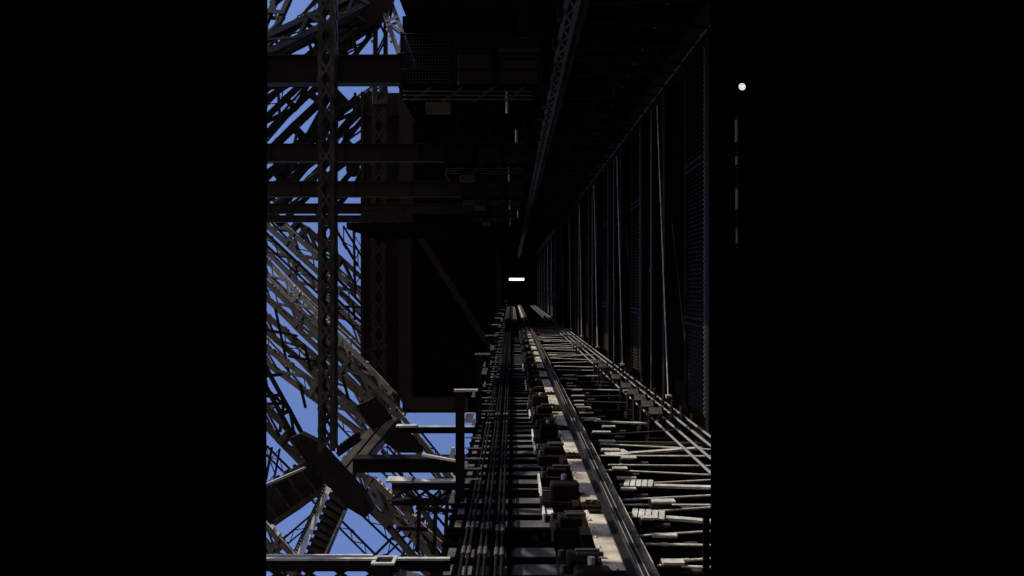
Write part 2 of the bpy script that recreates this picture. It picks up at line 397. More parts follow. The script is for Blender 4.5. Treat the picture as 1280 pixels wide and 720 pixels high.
# ------------------------------------------------------------------ roof of the shaft
rf = thing('shaft_roof', (.7, 3, 5.0), 'black sheet roof with ribs closing the top of the lift shaft', 'roof')
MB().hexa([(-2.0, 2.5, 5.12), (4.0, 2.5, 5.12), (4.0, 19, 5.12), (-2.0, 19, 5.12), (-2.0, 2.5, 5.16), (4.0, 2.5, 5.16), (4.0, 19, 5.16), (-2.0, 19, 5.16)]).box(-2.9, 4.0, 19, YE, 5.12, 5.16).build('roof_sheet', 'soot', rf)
each('roof_rib', [MB().box(-2.75 if 4+i*1.8 > 19 else -1.9, 3.9, 4+i*1.8, 4.1+i*1.8, 4.85, 5.118) for i in range(60)], 'soot', rf)
ohr = thing('overhead_rail', (.92, 3, 4.3), 'dull steel overhead guide rail receding under the dark roof', 'rail')
for x0, x1 in ((.80, .87), (.97, 1.04)): MB().box(x0, x1, 3, YE, 4.34, 4.37).build('flange', 'grey', ohr)
ol = MB(); q = 10.
while q < 90:
    ol.bar((.86, q, 4.36), (.98, q+.35, 4.36), .05, .012); ol.bar((.98, q+.35, 4.361), (.86, q+.7, 4.361), .05, .012); q += .7
ol.build('lacing', 'grey', ohr)
MB().box(1.10, 1.16, 3, YE, 4.30, 4.6).build('web', 'dark', ohr)
each('hanger', [MB().box(.72, .796, 11+i*1.5, 11.25+i*1.5, 4.22, 4.42) for i in range(40)], 'dark', ohr)
orod = thing('roof_brace', (2.2, 0, 4.5), 'faint thin brace rod between the overhead rail and the right head beam', 'rod', 'brace rods under the roof')
MB().tube([(-1.1, 0, 0), (1.15, 0, 0)], .03, 8).build('rod', 'dark', orod, origin=(0, 0, 0))
MB().ball((.2, 0, -.05), .03, 1.2, 1, .8, 8, 6).build('lug', 'grey', orod, origin=(0, 0, 0))
y = 12.4; i = 0
while y < 60:
    o = orod if i == 0 else dup(orod, (0, 0, 0))
    o.location = (2.22, y, 4.45); o.rotation_euler = (0, 0, math.radians(9 if i % 2 else -7)); y += noz(.7, 1.3); i += 1

rb = thing('roof_bracket', (0, 0, 4.5), 'small dark bracket with a dull metal lug hanging under the shaft roof', 'bracket', 'brackets under the shaft roof')
MB().box(-.06, .06, -.1, .1, 0, .5).build('plate', 'dark', rb, .01, origin=(0, 0, 0))
MB().box(-.09, .09, -.14, -.104, -.03, .06).build('lug', 'dark', rb, 0, origin=(0, 0, 0))
rr_ = random.Random(8)
for i in range(54):
    Y = rr_.uniform(14, 62); x = rr_.choice((rr_.uniform(-1.9, .6), rr_.uniform(1.3, 3.2), rr_.uniform(.62, .78)))
    loc = (x, Y, rr_.uniform(4.25, 4.45))
    if i == 0: rb.location = loc; o = rb
    else: o = dup(rb, loc)
    o.scale = (rr_.uniform(.6, 1.4), 1, rr_.uniform(.5, 1.3))

# cross beams running out to the left, platforms at their inner ends
def cross_beam(Y, z0, z1, xl, label, m='brown', x1=-2.2):
    t = thing('cross_beam', (x1, Y, z0), label, 'beam', 'plate cross beams')
    MB().box(xl, x1, Y, Y+.04, z0+.03, z1-.03).build('web_plate', m, t)
    MB().box(xl, x1, Y-.14, Y+.18, z0, z0+.027).build('flange', m, t)
    MB().box(xl, x1, Y-.14, Y+.18, z1-.027, z1).build('flange', m, t)
    x = xl + .4
    while x < x1: MB().box(x, x+.012, Y-.09, Y-.002, z0+.03, z1-.03).build('stiffener', m, t); x += 2.5
    return t
cross_beam(16.5, 4.20, 4.78, -9, 'broad brown cross beam, topmost of the horizontal beams at the left')
cross_beam(26.8, 4.22, 4.82, -16, 'second brown cross beam from the top at the left')
cross_beam(36.3, 4.12, 4.84, -20, 'third brown cross beam from the top at the left')
cross_beam(45.0, 4.18, 4.75, -24, 'thin fourth brown cross beam from the top at the left')
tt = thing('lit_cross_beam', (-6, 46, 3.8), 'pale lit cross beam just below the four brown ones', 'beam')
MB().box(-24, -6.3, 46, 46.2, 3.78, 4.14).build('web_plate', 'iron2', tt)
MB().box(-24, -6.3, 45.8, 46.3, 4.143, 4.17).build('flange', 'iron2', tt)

def platform(Y, n, lab):
    t = thing('service_platform', (-.8, Y, 3.7), lab, 'platform', 'service platforms under the roof')
    MB().box(-2.2, .62, Y-.6, Y+1.4, 3.98, 4.03).build('floor_plate', 'soot', t)
    each('lower_bar', [MB().tube([(-2.15, Y-.62, z), (.4, Y-.62, z)], .014, 6) for z in (3.72, 3.80, 3.88)], 'grey', t)
    for x in (-2.18, -1.2, -.3, .6): MB().box(x-.025, x+.025, Y-.62, Y-.57, 3.98, 5.05).build('baluster', 'dark', t)
    each('handrail', [MB().tube([(-2.2, Y-.64, z), (.62, Y-.64, z)], .02, 6) for z in (4.3, 4.62, 5.0)], 'dark', t)
    w = MB()
    for q in range(44): w.box(-2.15+q*.063, -2.142+q*.063, Y-.60, Y-.592, 4.04, 5.0)
    for q in range(15): w.box(-2.15, .6, Y-.588, Y-.58, 4.06+q*.063, 4.067+q*.063)
    w.build('mesh_panel', 'grey', t)
    MB().box(-2.2, -2.15, Y-.6, Y+1.4, 3.7, 5.05).build('side_plate', 'dark', t)
    MB().box(-1.1, -.4, Y-.3, Y+.4, 4.04, 4.8).build('motor_housing', 'machine', t, .05)
    MB().box(-.25, .5, Y-.45, Y+.3, 4.04, 4.55).build('winch_case', 'machine', t, .03)
    MB().tube([(-.3, Y-.5, 4.7), (.55, Y-.5, 4.7)], .11, 12).build('drum', 'machine', t)
    for q in range(4): MB().bar((-2.0+q*.62, Y-.55, 3.70), (-1.6+q*.62, Y-.55, 3.98), .05, .03, (0, 1, 0)).build('knee_brace', 'machine', t)
    MB().box(-1.7, -1.2, Y-.62, Y-.5, 3.45, 3.68).build('junction_box', 'machine', t, .02)
    MB().tube([(-.1, Y-.4, 3.95), (-.1, Y-.4, 3.5)], .03, 8).build('drain_pipe', 'rod', t)
    return t
platform(16.4, 0, 'nearest dark service platform with mesh railing under the roof')
platform(26.6, 1, 'second dark service platform under the roof, behind the mesh railed one')
platform(36.2, 2, 'third dark service platform under the roof toward the far end')
platform(45.2, 3, 'farthest small service platform under the roof')
for (Y, x, z0, z1) in ((22, .12, 4.0, 3.7), (41, .3, 3.6, 3.9)):
    t = thing('roof_hanger', (x, Y, z1), 'thin bright hanger rod dropping from the roof between the platforms', 'hanger', 'hanger rods under the roof')
    MB().tube([(x, Y, z0), (x, Y, 5.1)], .02, 8).build('rod', 'dark', t)
    MB().tube([(x, Y, z0), (x, Y, z0+.35)], .035, 8).build('end_sleeve', 'rod', t)

# ------------------------------------------------------------------ left side: far pier wall, portal frame, lattice posts
YP = 48.
def fr(px0, px1, py0, py1, Y):
    a = W(px0, py1, Y); bb = W(px1, py0, Y); return a.x, bb.x, a.z, bb.z
x0, x1, z0, z1 = fr(503, 610, 20, 516, YP)
pw = MB().box(x0, -1.42, YP, YP+.1, z0, z1)
tag(pw.build('pier_wall', 'soot'), 'black sheet wall behind the brown portal frame left of the shaft', 'wall')
xp = thing('inner_panel', (-8, YP-.5, -7), 'brown sheet panel between the portal frame and the open lattice', 'panel')
x0, x1, z0, z1 = fr(453, 500, 116, 510, YP-.5)
MB().box(x0, x1, YP-.5, YP-.4, z0, z1).build('sheet', 'brown', xp)
MB().box(x0-.05, x0+.12, YP-.8, YP-.504, z0, z1).build('edge_flange', 'brown', xp)
for zz in (10.2, 4.0, -2.2, -5.): MB().box(x0+.13, x1-.02, YP-.7, YP-.504, zz, zz+.16).build('stiffener', 'brown', xp)
pf = thing('portal_frame', (-6.2, YP-.6, -7), 'brown portal frame with a rounded lower corner left of the track', 'frame')
x0, x1, z0, z1 = fr(500, 515, 110, 490, YP-1)
MB().box(x0, x1, YP-1.4, YP-.2, z0, z1).build('post', 'brown', pf)
c0 = W(523, 490, YP-1); R0 = c0.x - x0; R1 = c0.x - x1
cr = []
for k in range(9):
    a = math.pi + k*math.pi/16; cr.append(c0 + V((R0*math.cos(a), -.4, R0*math.sin(a))))
for k in range(9):
    a = math.pi*1.5 - k*math.pi/16; cr.append(c0 + V((R1*math.cos(a), -.4, R1*math.sin(a))))
MB().prism(cr, (0, 1.2, 0)).build('corner_plate', 'brown', pf)
MB().box(c0.x, W(584, 0, YP-1).x, YP-1.4, YP-.2, c0.z-R0, c0.z-R1).build('bottom_rail', 'brown', pf)
MB().bar(W(522, 292, YP-1), W(618, 442, YP-1), .36, .3, (0, 1, 0)).build('diagonal_brace', 'brown', pf)
sw_ = MB().box(-1.46, -1.42, YP+.1, 66, -6, 5.1)
tag(sw_.build('side_sheeting', 'soot'), 'black side sheeting closing the left of the far shaft', 'wall')
fin = thing('bulkhead_plate', (-1.8, 66, ZT), 'dark upright bulkhead plate far down the left side of the shaft', 'bulkhead', 'bulkhead plates along the left side')
MB().box(-2.6, -1.42, 66, 66.06, -6, 5.1).build('plate', 'dark', fin)
MB().box(-1.50, -1.42, 65.7, 65.996, -6, 5.1).build('flange', 'dark', fin)
yy = 66
for i in range(9):
    yy += 5
    dup(fin, (-1.8, yy, ZT))

def lattice_post(px, Y, w, py0, py1, label, material='iron'):
    p0 = W(px, py1, Y); p1 = W(px, py0, Y)
    t = thing('lattice_post', p0, label, 'lattice post')
    for sx in (-1, 1):
        for sy in (-1, 1):
            x = p0.x + sx*w/2; yy = Y + sy*w/2
            MB().angle((x, yy, p0.z), (x, yy, p1.z), .28*w, .04*w, (-sx, 0, 0), (0, -sy, 0)).build('corner_angle', material, t)
    l = MB(); n = int((p1.z - p0.z) / (w*1.3)); dz = (p1.z-p0.z)/n
    for i in range(n):
        a = p0.z + i*dz; b2 = a + dz
        for sy in (-1, 1):
            yy = Y + sy*(w/2+.004)
            l.bar((p0.x-w/2+.03, yy, a), (p0.x+w/2-.03, yy, b2), .16*w, .022*w, (0, 1, 0))
            l.bar((p0.x+w/2-.03, yy+sy*.024*w, a), (p0.x-w/2+.03, yy+sy*.024*w, b2), .16*w, .022*w, (0, 1, 0))
            xx = p0.x + sy*(w/2+.004)
            l.bar((xx, Y-w/2+.03, a), (xx, Y+w/2-.03, b2), .16*w, .022*w, (1, 0, 0))
            l.bar((xx+sy*.024*w, Y+w/2-.03, a), (xx+sy*.024*w, Y-w/2+.03, b2), .16*w, .022*w, (1, 0, 0))
    l.build('lacing', material, t)
    return t
lattice_post(410, 15.2, .31, -60, 562, 'tall narrow lattice post standing in front of the sky at the left', 'iron2')
lattice_post(475, 46.5, .8, 112, 512, 'dim lattice post in front of the brown panel', 'brown')

# lower cross members reaching left from the track
def floor_beam(Y, xl, x1, h, w, label, m='dark', top='pale', toplen=None, lattice=False):
    t = thing('floor_beam', (x1, Y, ZT-.2), label, 'beam')
    if lattice:
        MB().box(xl, x1, Y-w/2, Y+w/2, ZT-.02, ZT).build('top_chord', top, t)
        MB().box(xl, x1, Y-w*.2, Y+w*.2, ZT-.12, ZT-.022).build('chord_web', m, t)
        MB().box(xl, x1, Y-w/2, Y+w/2, ZT-h, ZT-h+.06).build('bottom_chord', m, t)
        l = MB(); n = max(2, int((x1-xl)/(h*.9)))
        for i in range(n):
            a = xl+(x1-xl)*i/n; b2 = xl+(x1-xl)*(i+1)/n
            l.bar((a, Y, ZT-h+.06), (b2, Y, ZT-.052), .03, .02, (0, 1, 0)); l.bar((a, Y+.022, ZT-.052), (b2, Y+.022, ZT-h+.06), .03, .02, (0, 1, 0))
        l.build('lacing', m, t)
    else:
        MB().box(xl, x1, Y, Y+w, ZT-h, ZT-.03).build('web', m, t)
        MB().box(xl, x1, Y-.06, Y+w+.04, ZT-.027, ZT).build('top_flange', m, t)
    if toplen:
        MB().box(xl-.05, xl+toplen, Y-w/2-.1, Y+w/2, ZT+.003, ZT+.03).build('end_plate', 'pale', t)
    return t
floor_beam(13.9, -1.95, -.66, .12, .08, 'thin floor beam with bright top, highest of the beams left of the ropes', 'dark', 'pale', .3, True)
floor_beam(11.3, -2.25, -.66, .21, .2, 'thick dark floor beam between the thin bright one and the lattice one')
floor_beam(10.0, -1.5, -.66, .30, .14, 'laced floor beam with a bright top edge left of the ropes', 'iron', 'pale', .26, True)
t = floor_beam(7.12, -4.2, -.55, .30, .045, 'long bright topped floor beam across the bottom left of the view', 'dark', 'pale', None, True)
MB().bar((-3.2, 7.0, ZT+.06), (-1.2, 6.9, ZT+.09), .025, .02).build('pipe_rail', 'pale', t)
MB().bar((-1.15, 6.95, ZT-.02), (-.5, 6.7, ZT-.12), .10, .03).build('splice_strap', 'grey', t)
bp = thing('bracket_post', (-1.1, 6.9, ZT-.4), 'short dark box post with an open bright top on the bottom left beam', 'post')
MB().box(-1.17, -1.03, 6.82, 6.98, ZT-.8, ZT+.04).build('post', 'dark', bp)
e = MB(); e.box(-1.20, -1.0, 6.80, 6.83, ZT+.043, ZT+.06); e.box(-1.20, -1.0, 6.97, 7.0, ZT+.043, ZT+.06); e.box(-1.20, -1.17, 6.832, 6.968, ZT+.043, ZT+.06); e.box(-1.03, -1.0, 6.832, 6.968, ZT+.043, ZT+.06)
e.build('cap_rim', 'pale', bp)
ot = thing('outrigger_arm', (-1.4, 11.0, ZT), 'slim bright arm leaning across the thick dark floor beam', 'arm')
MB().bar((-1.22, 10.9, ZT+.13), (-.60, 10.75, ZT+.05), .05, .03).build('arm', 'rod', ot)
MB().box(-.66, -.58, 10.68, 10.82, ZT-.02, ZT+.03).build('clevis', 'rod', ot)

# ------------------------------------------------------------------ end of the shaft
ew = MB(); ew.box(-4, 4.2, YE+.2, YE+.3, -5, 5.3)
tag(ew.build('end_bulkhead', 'soot'), 'black bulkhead closing the far end of the shaft', 'wall')
fl = thing('strip_lamp', (.6, YE-2, 1.2), 'glowing white strip lamp at the far end of the dark shaft', 'lamp')
x0, x1, z0, z1 = fr(636.5, 655, 347.7, 350.6, YE-2)
MB().tube([(x0, YE-2, (z0+z1)/2), (x1, YE-2, (z0+z1)/2)], (z1-z0)/2, 10).build('tube', 'tube', fl)
MB().box(x0-.1, x1+.1, YE-1.8, YE-1.6, z0-.05, z1+.15).build('housing', 'dark', fl)

# ------------------------------------------------------------------ the tower leg: lattice girders against the sky
SUN = V((-.62, .16, .66)).normalized()          # toward the sun, in the frame of the track
def girder(a, b, w, label, d=None, c=None, m='iron', up=None, ribs=False, lac=1.9, strip=True):
    p0 = W(*a); p1 = W(*b); d = d or w*.34; c = c or w*.27
    t = thing('lattice_girder', p0, label, 'girder', 'lattice girders of the tower leg')
    ax = (p1-p0); Ln = ax.length; ax.normalize()
    view = V((0, 1, 0)) if up is None else V(up)
    u = ax.cross(view).normalized(); v = u.cross(ax).normalized()
    for su in (-1, 1):
        for sv in (-1, 1):
            o = u*(su*w/2) + v*(sv*d/2)
            MB().angle(p0+o, p1+o, c, c*.16, -u*su, -v*sv).build('chord', m, t)
    l = MB(); n = max(2, int(Ln/(w*lac))); s = Ln/n; th = c*.11
    for i in range(n):
        q0 = p0+ax*(i*s); q1 = p0+ax*((i+1)*s)
        for sv in (-1, 1):
            if ribs and sv < 0: continue
            o = v*(sv*(d/2+th*.6)); f = 1 if (i % 2) else -1
            l.bar(q0+o-u*(f*(w/2-c*.4)), q1+o+u*(f*(w/2-c*.4)), c*.5, th, v)
            if not ribs and lac < 1.2: l.bar(q0+o*1.02+u*(f*(w/2-c*.4)), q1+o*1.02-u*(f*(w/2-c*.4)), c*.5, th, v)
        for su in (-1, 1):
            o = u*(su*(w/2+th*.6)); f = 1 if (i % 2) else -1
            l.bar(q0+o-v*(f*(d/2-c*.4)), q1+o+v*(f*(d/2-c*.4)), c*.5, th, u)
    l.build('lacing', m, t)
    nb = max(2, int(Ln/(w*4.5)))
    for i in range(nb+1):
        if ribs: break
        q = p0+ax*(Ln*i/nb*.98+.02)
        for sv in (-1, 1):
            o = v*(sv*(d/2+th*1.8)); MB().bar(q+o-u*(w/2), q+o+u*(w/2), c*1.3, th, v).build('batten_plate', m, t)
    if strip:  # cleats added along the sun-facing chord, mostly pale to paint glints
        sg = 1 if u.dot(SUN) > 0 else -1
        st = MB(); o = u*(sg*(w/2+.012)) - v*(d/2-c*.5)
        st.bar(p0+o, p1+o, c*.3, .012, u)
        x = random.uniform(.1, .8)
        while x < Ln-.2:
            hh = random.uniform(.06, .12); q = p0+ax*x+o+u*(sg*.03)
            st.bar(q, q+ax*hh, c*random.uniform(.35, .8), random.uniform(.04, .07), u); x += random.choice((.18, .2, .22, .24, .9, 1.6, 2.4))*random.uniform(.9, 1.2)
        st.build('glint_strip', random.choice((m, 'iron2', 'cleat', 'cleat')), t)
    if ribs:
        r = MB(); nr = int(Ln/(w*.36))
        for i in range(nr):
            q = p0+ax*(Ln*(i+.5)/nr); r.bar(q-u*(w*.48), q+u*(w*.48), d*.5, w*.035, ax)
        r.build('diaphragms', m, t)
        r = MB(); r.bar(p0+v*(d*.42), p1+v*(d*.42), w*.96, d*.03, v); r.build('back_plate', m, t)
    return t
def gusset(pts, Y, label, dep=.06, m='iron', rivrow=True):
    P = [W(px, py, Y) for px, py in pts]
    ctr = sum(P, V())/len(P)
    t = thing('gusset_plate', ctr, label, 'gusset', 'gusset plates of the tower leg')
    rv = MB().prism(P, (0, dep, 0))
    for i in range(len(P)):
        a = P[i].lerp(ctr, .12); b2 = P[(i+1) % len(P)].lerp(ctr, .12); n = max(2, int((b2-a).length/.22))
        for k in range(n):
            q = a.lerp(b2, k/n); rv.ball((q.x, q.y-.005, q.z), .035, 1, .6, 1, 6, 4)
    rv.build('plate', m, t)
    a = P[0]; b2 = P[1]
    MB().bar(a + V((0, -.012, .0)), P[-1] + V((0, -.012, 0)), .05, .02, (0, 1, 0)).build('edge_angle', 'iron2', t)
    return t
GL = [
 # upper fan
 ((325, 62, 20), (450, 2, 24), .62, 'upper lattice girder rising to the top gusset with bright glints along its top'),
 ((325, 92, 23), (470, 18, 25), .6, 'second lattice girder below the glinting one, rising to the top gusset'),
 ((322, 122, 26), (468, 22, 26), .55, 'third lattice girder fanning from the top gusset, partly behind the top cross beam'),
 ((392, 122, 24), (470, 26, 25), .42, 'steep short lattice girder leaning from the top gusset to the top cross beam'),
 ((475, 130, 24), (476, 18, 25), .42, 'upright laced girder hanging below the top gusset'),
 ((326, 60, 22), (362, -20, 24), .50, 'short steep girder at the top left corner of the open side'),
 ((505, 66, 23), (478, -10, 25), .40, 'girder with toothed bright rivets falling right from the top gusset'),
 ((420, 10, 34), (452, -50, 34), .8, 'girder running out of the top of the view above the gusset'),
 # middle
 ((325, 165, 28), (402, 92, 28), .60, 'girder rising right between the top two cross beams at the far left'),
 ((325, 214, 30), (425, 118, 30), .85, 'broad girder crossing the gap between the first and second cross beams'),
 ((352, 224, 32), (452, 128, 31), .70, 'girder behind the tall post between the first and second cross beams'),
 ((400, 205, 30), (468, 120, 30), .55, 'girder right of the tall post rising to the brown panel'),
 ((325, 268, 33), (400, 176, 33), .70, 'girder showing between the second and third cross beams at the far left'),
 ((345, 275, 35), (440, 180, 35), .70, 'girder showing between the second and third cross beams near the tall post'),
 ((402, 270, 36), (470, 190, 36), .70, 'girder showing between the cross beams right of the tall post'),
 # lower set falling to the right
 ((322, 262, 40), (470, 395, 33), .75, 'uppermost falling girder below the cross beams'),
 ((322, 292, 38), (482, 455, 31), .70, 'second falling girder below the cross beams'),
 ((322, 322, 36), (490, 500, 30), .60, 'third falling girder, with bright glints along its edge'),
 ((322, 352, 34), (500, 525, 29), .62, 'fourth falling girder, passing behind the middle of the tall post'),
 ((322, 395, 31), (470, 520, 28), .62, 'fifth falling girder under the open patch of sky'),
 ((322, 436, 28), (470, 545, 26), .56, 'sixth falling girder running into the large gusset'),
 ((322, 452, 22), (392, 580, 22), .34, 'steep falling girder with a lit edge at the far left'),
 ((318, 505, 23), (400, 590, 22), .52, 'lowest falling girder above the ribbed girder at the far left'),
 ((385, 400, 36), (500, 520, 32), .5, 'thin falling girder right of the tall post'),
 ((380, 290, 42), (470, 372, 40), .7, 'far girder high on the right of the tall post'),
 ((322, 240, 46), (420, 330, 44), .8, 'far dim girder just under the pale beam'),
 # bottom right
 ((462, 606, 22), (580, 722, 19), .50, 'girder falling from the large gusset toward the bottom beam'),
 ((500, 610, 21), (572, 715, 20), .42, 'slim girder behind the laced floor beam'),
 ((440, 590, 26), (545, 715, 24), .62, 'wide dark girder just below the large gusset'),
 ((548, 580, 22), (600, 690, 21), .36, 'slim girder closest to the rope trough'),
 ((490, 515, 24), (590, 640, 22), .40, 'girder falling behind the thick dark floor beam'),
 ((322, 655, 16), (372, 712, 15), .34, 'short girder at the lower left corner'),
 ((322, 690, 18), (392, 742, 18), .34, 'girder below the bottom beam at the lower left corner'),
]
def Q(x, y, z): return (640 + x/y*F, 360 - z/y*F, y)
for k, (A, B_, w_) in enumerate((((-5.6, 6, .8), (-6.0, 19, 6.2), .42), ((-5.0, 13, .6), (-5.2, 4.5, 5.8), .38), ((-5.3, 9.5, -2), (-5.3, 9.5, 8), .3))):  # out-of-view girders added to mottle the sun on the track
    GL.append((Q(*A), Q(*B_), w_, 'unseen lattice girder added left of the window view to dapple the track, ' + ('rising', 'falling', 'upright')[k]))
for k, (y_, z_, dy_, dz_) in enumerate(((12.4, 4.3, .40, 1.3), (11.2, 4.35, .36, 1.1), (9.55, 4.2, .26, 1.4), (8.4, 4.3, .3, 1.2), (14.6, 4.3, .6, 1.6), (16.2, 4.3, .5, 1.4))):  # plates added out of view to band the rail with shadow
    m = MB().prism([(-5.35, y_-dy_, z_-dz_/2), (-5.35, y_+dy_*.6, z_-dz_/2+.2), (-5.35, y_+dy_, z_+dz_/3), (-5.35, y_+dy_*.2, z_+dz_/2), (-5.35, y_-dy_*.8, z_+dz_/3)], (.03, 0, 0))
    tag(m.build('gusset_plate', 'iron', None, origin=(-5.35, y_, z_)), 'unseen plate added left of the window to cast shadow on the rail, %s in line' % ('third', 'second', 'nearest', 'near second', 'fourth', 'fifth')[k], 'gusset')
wk = thing('shade_walkway', (-2.9, 20, 1.6), 'dark deck added left of the shaft in front of the portal frame to shade the rail', 'walkway')
MB().box(-4.2, -1.8, 20.3, 26.3, 1.62, 1.66).build('deck', 'soot', wk)  # deck added only to shade the rail in mid shaft
MB().box(-4.2, -4.16, 20.3, 26.3, 1.5, 1.617).build('edge_stringer', 'soot', wk)
MB().box(-1.84, -1.8, 20.3, 26.3, 1.5, 1.617).build('edge_stringer', 'soot', wk)
for a, b2, w, lab in GL:
    far = b2[0] > 395 and b2[1] < 465 and a[1] > 130 and a[2] > 25
    if far: a = (a[0], a[1], a[2]*1.95); b2 = (b2[0], b2[1], b2[2]*1.95); w *= 1.95
    girder(a, b2, w, lab, m=('far_iron' if far else 'iron2' if random.random() < .25 else 'iron'))
# slender far members filling the web of the leg
def slender(a, b2, w):
    p0 = W(*a); p1 = W(*b2); ax = (p1-p0); Ln = ax.length; ax.normalize()
    u = ax.cross(V((0, 1, 0))).normalized(); v = u.cross(ax).normalized(); c = w*.24
    t = thing('slender_girder', p0, 'slender dark far girder crossing behind the heavier lattice girders of the leg', 'girder', 'slender far girders of the tower leg')
    for su in (-1, 1): MB().bar(p0+u*(su*w/2), p1+u*(su*w/2), c, c, v).build('chord', 'iron', t)
    l = MB(); n = max(2, int(Ln/(w*1.5))); q = Ln/n
    for i in range(n):
        f = 1 if i % 2 else -1
        l.bar(p0+ax*(i*q)-u*(f*w/2), p0+ax*((i+1)*q)+u*(f*w/2), c*.5, c*.35, v)
    l.build('lacing', 'iron', t)
    st = MB(); sg = 1 if u.dot(SUN) > 0 else -1  # small cleats added on the sun side, often pale as painted glints
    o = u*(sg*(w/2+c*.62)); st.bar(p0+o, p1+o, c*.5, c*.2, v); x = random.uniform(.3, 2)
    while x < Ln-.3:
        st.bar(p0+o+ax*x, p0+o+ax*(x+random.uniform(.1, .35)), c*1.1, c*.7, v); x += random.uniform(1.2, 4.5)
    st.build('glint_strip', random.choice(('iron2', 'cleat', 'cleat', 'iron')), t)
rs_ = random.Random(5)
for k in range(6):                      # falling to the right, below the cross beams
    y0 = 246 + k*34 + rs_.uniform(-6, 6); Y = rs_.uniform(62, 80) if y0 < 400 else rs_.uniform(34, 46)
    sl = rs_.uniform(.78, 1.12); x1 = 500 if y0 < 400 else 520
    slender((318, y0, Y), (x1, y0 + (x1-318)*sl, Y*rs_.uniform(.85, 1.0)), rs_.uniform(7, 12)*Y/1000)
for k in range(8):                      # rising to the right, between and above the cross beams
    y0 = 70 + k*30 + rs_.uniform(-6, 6); Y = rs_.uniform(62, 82); sl = rs_.uniform(.7, 1.25)
    slender((318, y0, Y), (490, y0 - 172*sl, Y*rs_.uniform(.9, 1.1)), rs_.uniform(7, 12)*Y/1000)
for (xa, ya, xb, yb) in ((447, 278, 449, 372), (425, 285, 452, 330), (330, 560, 470, 700), (455, 640, 540, 720), (480, 560, 590, 690), (520, 540, 600, 640), (470, 700, 560, 610), (330, 700, 400, 640), (345, 560, 330, 640), (505, 700, 585, 570)):
    Y = rs_.uniform(30, 38); slender((xa, ya, Y), (xb, yb, Y), rs_.uniform(7, 10)*Y/1000)

# the two great ribbed box girders crossing the big gusset
girder((312, 650, 18.2), (408, 584, 19.2), .85, 'broad ribbed box girder reaching in from the lower left', d=.6, c=.12, m='iron2', ribs=True)
bx_ = thing('box_girder', W(388, 700, 18.4), 'ribbed box girder with a broad edge plate painted pale as sunlit standing on the bottom beam', 'girder')
EL0, EL1, ER0, ER1 = W(363, 698, 18.75), W(405, 606, 18.75), W(376, 702, 18.35), W(413, 612, 18.35)
MB().prism([EL0, ER0, ER1, EL1], (0, .06, 0)).build('edge_plate', 'cleat', bx_)  # edge plate and thin strip carry sunlight in their pale colour
FR0, FR1 = W(405, 702, 18.35), W(438, 622, 18.35)
MB().bar(FR0, FR1, .06, .30, (0, 1, 0)).build('far_flange', 'iron', bx_)
MB().bar(FR0 + V((-.035, -.16, .01)), W(431, 638, 18.2), .05, .02, (0, 1, 0)).build('lit_edge_strip', 'cleat', bx_)
MB().prism([ER0 + V((0, .5, 0)), FR0 + V((0, .5, 0)), FR1 + V((0, .5, 0)), ER1 + V((0, .5, 0))], (0, .03, 0)).build('back_plate', 'iron', bx_)
for k in range(9):
    a = ER0.lerp(ER1, (k+.8)/9.4); b_ = FR0.lerp(FR1, (k-.1)/9.4)
    MB().bar(a + V((0, .06, 0)), b_ + V((0, .06, 0)), .10, .05, (.5, .6, -.4)).build('rib', 'iron2', bx_)
nb = MB().bar(EL0 + V((.02, -.03, .03)), EL1 + V((.02, -.03, .03)), .02, .02, (0, 1, 0))
for k in range(26):
    q = EL0.lerp(EL1, (k+.5)/26) + V((.05, -.10, .0)); nb.bar(q, q + V((.035, .0, .015)), .05, .05, (0, 1, 0))
nb.build('rivet_row', 'iron2', bx_)
lf = MB().bar(W(318, 612, 18), W(381, 585, 18.6), .05, .16, (0, 1, 0))  # pale bar added to paint the girder's sunlit top edge
o = lf.build('lit_flange_strip', 'cleat', None, origin=W(350, 598, 18.3)); tag(o, 'pale flange strip painting the lit top edge of the lower left ribbed girder', 'angle')
girder((432, 592, 18.6), (492, 520, 19), .45, 'pale lit girder stub rising right of the large gusset', d=.3, c=.20, m='iron2', ribs=True, up=(.45, .85, -.3))
big = gusset([(362, 548), (376, 542), (396, 552), (456, 618), (466, 638), (456, 648), (436, 636), (376, 570)], 17.6, 'long dark gusset plate where the ribbed girders cross at lower left', .3)
gusset([(444, 508), (466, 498), (520, 552), (528, 566), (500, 566), (478, 552)], 18.8, 'dark gusset plate between the lattice and the thick floor beam', .25)
gusset([(430, 6), (446, -14), (494, -14), (488, 14), (474, 28), (456, 26)], 24.2, 'dark gusset plate at the top where the upper girders fan out', .25)
gusset([(450.0, 211.0), (448.3, 217.1), (443.8, 220.8), (438.2, 220.8), (433.7, 217.1), (432.0, 211.0), (433.7, 204.9), (438.2, 201.2), (443.8, 201.2), (448.3, 204.9)], 60, 'small round gusset plate in the gap below the second cross beam', .2)
# toothed packing plates beside the big gusset
tp = thing('toothed_plate', W(440, 560, 18), 'row of toothed cleats on the girder edge above the large gusset', 'cleats')
m = MB()
for k in range(7):
    q = W(424, 562, 18.2).lerp(W(447, 545, 18.2), k/6); m.box(q.x-.045, q.x+.045, 18.15, 18.3, q.z-.09, q.z+.09)
m.bar(W(422, 568, 18.25), W(450, 548, 18.25), .12, .1, (0, 1, 0))
m.build('teeth', 'iron', tp)
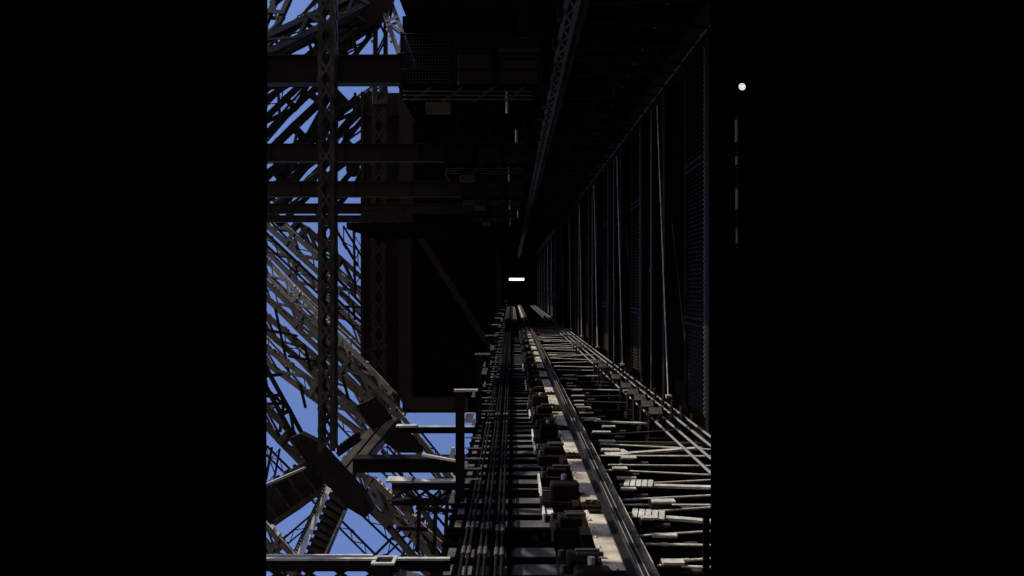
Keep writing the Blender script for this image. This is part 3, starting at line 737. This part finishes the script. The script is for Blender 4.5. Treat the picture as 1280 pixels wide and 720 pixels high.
# thin secondary bracing bars
BR = [((344, 385, 30), (362, 470, 30)), ((333, 412, 30), (372, 420, 30)), ((380, 430, 29), (388, 462, 29)), ((360, 445, 29), (398, 452, 29)),
      ((428, 383, 31), (452, 384, 31)), ((440, 375, 31), (444, 400, 31)), ((375, 480, 27), (382, 510, 27)), ((333, 505, 24), (358, 504, 24)),
      ((355, 500, 24), (350, 540, 24)), ((340, 40, 23), (352, 66, 23)), ((378, 30, 22), (392, 70, 22)), ((425, 60, 24), (445, 58, 24)), ((440, 40, 24), (446, 66, 24)),
      ((348, 118, 28), (350, 150, 28)), ((375, 150, 28), (368, 180, 28)), ((444, 116, 27), (442, 152, 27)), ((425, 130, 27), (453, 128, 27)), ((366, 204, 30), (362, 222, 30)),
      ((525, 620, 19), (522, 690, 19)), ((545, 620, 19), (543, 690, 19)), ((495, 660, 19), (535, 662, 19)), ((560, 610, 19), (556, 690, 19)), ((520, 635, 19), (580, 640, 19)),
      ((428, 470, 28), (436, 500, 28)), ((455, 440, 30), (480, 436, 30)), ((333, 470, 22), (352, 468, 22)), ((333, 495, 22), (352, 494, 22))]
for i, (a, b2) in enumerate(BR):
    p0 = W(*a); p1 = W(*b2); m = MB(); m.bar(p0, p1, .09, .06, (0, 1, 0))
    o = m.build('brace_bar', 'iron', None, origin=p0)
    tag(o, 'thin dark bracing bar between the lattice girders against the sky', 'brace bar', 'thin bracing bars of the tower leg')

# ------------------------------------------------------------------ tilt the leg up, ground, sky, sun, camera
T = Matrix.Translation((0, 0, 45)) @ Matrix.Rotation(TILT, 4, 'X')
for o in list(C.objects):
    if o.parent is None: o.matrix_basis = T @ o.matrix_basis

gm = MB(); n = 24; S = 6000
for i in range(n+1):
    for j in range(n+1):
        gm.v.append(V((-S+2*S*i/n, -S+2*S*j/n, 0)))
for i in range(n):
    for j in range(n):
        gm.f.append([i*(n+1)+j, (i+1)*(n+1)+j, (i+1)*(n+1)+j+1, i*(n+1)+j+1]); gm.sm.append(False)
g = gm.build('ground', 'ground'); g['kind'] = 'structure'

sw = (Matrix.Rotation(TILT, 3, 'X') @ SUN).normalized()
sl_ = bpy.data.lights.new('sun', 'SUN'); sl_.energy = 5.0; sl_.angle = math.radians(.5); sl_.color = (1, .95, .86)
so = bpy.data.objects.new('sun', sl_); C.objects.link(so)
so.rotation_euler = sw.to_track_quat('Z', 'Y').to_euler(); so.location = (0, 0, 120)
w = bpy.data.worlds.new('World'); scn.world = w; w.use_nodes = True
nt = w.node_tree; bg = nt.nodes['Background']
sky = nt.nodes.new('ShaderNodeTexSky'); sky.sky_type = 'NISHITA'; sky.sun_disc = False
sky.sun_elevation = math.asin(sw.z); sky.sun_rotation = math.atan2(sw.x, sw.y)
sky.air_density = 1.0; sky.dust_density = .3; sky.ozone_density = 2.0; sky.altitude = 100
tint = nt.nodes.new('ShaderNodeMix'); tint.data_type = 'RGBA'; tint.blend_type = 'MULTIPLY'
tint.inputs[0].default_value = 1; tint.inputs[7].default_value = (.93, .86, 1.10, 1)     # the camera's violet-leaning white balance
nt.links.new(sky.outputs['Color'], tint.inputs[6]); nt.links.new(tint.outputs[2], bg.inputs['Color'])
bg.inputs['Strength'].default_value = .26

cd = bpy.data.cameras.new('camera'); cam = bpy.data.objects.new('camera', cd); C.objects.link(cam)
cd.sensor_width = 36; cd.lens = 36*F/1280; cd.clip_start = .02; cd.clip_end = 20000
cam.matrix_basis = T @ Matrix.Rotation(math.radians(90), 4, 'X')
scn.camera = cam
scn.view_settings.view_transform = 'Standard'; scn.view_settings.look = 'None'
scn.view_settings.exposure = 0; scn.view_settings.gamma = 1
scn.render.engine = 'CYCLES'
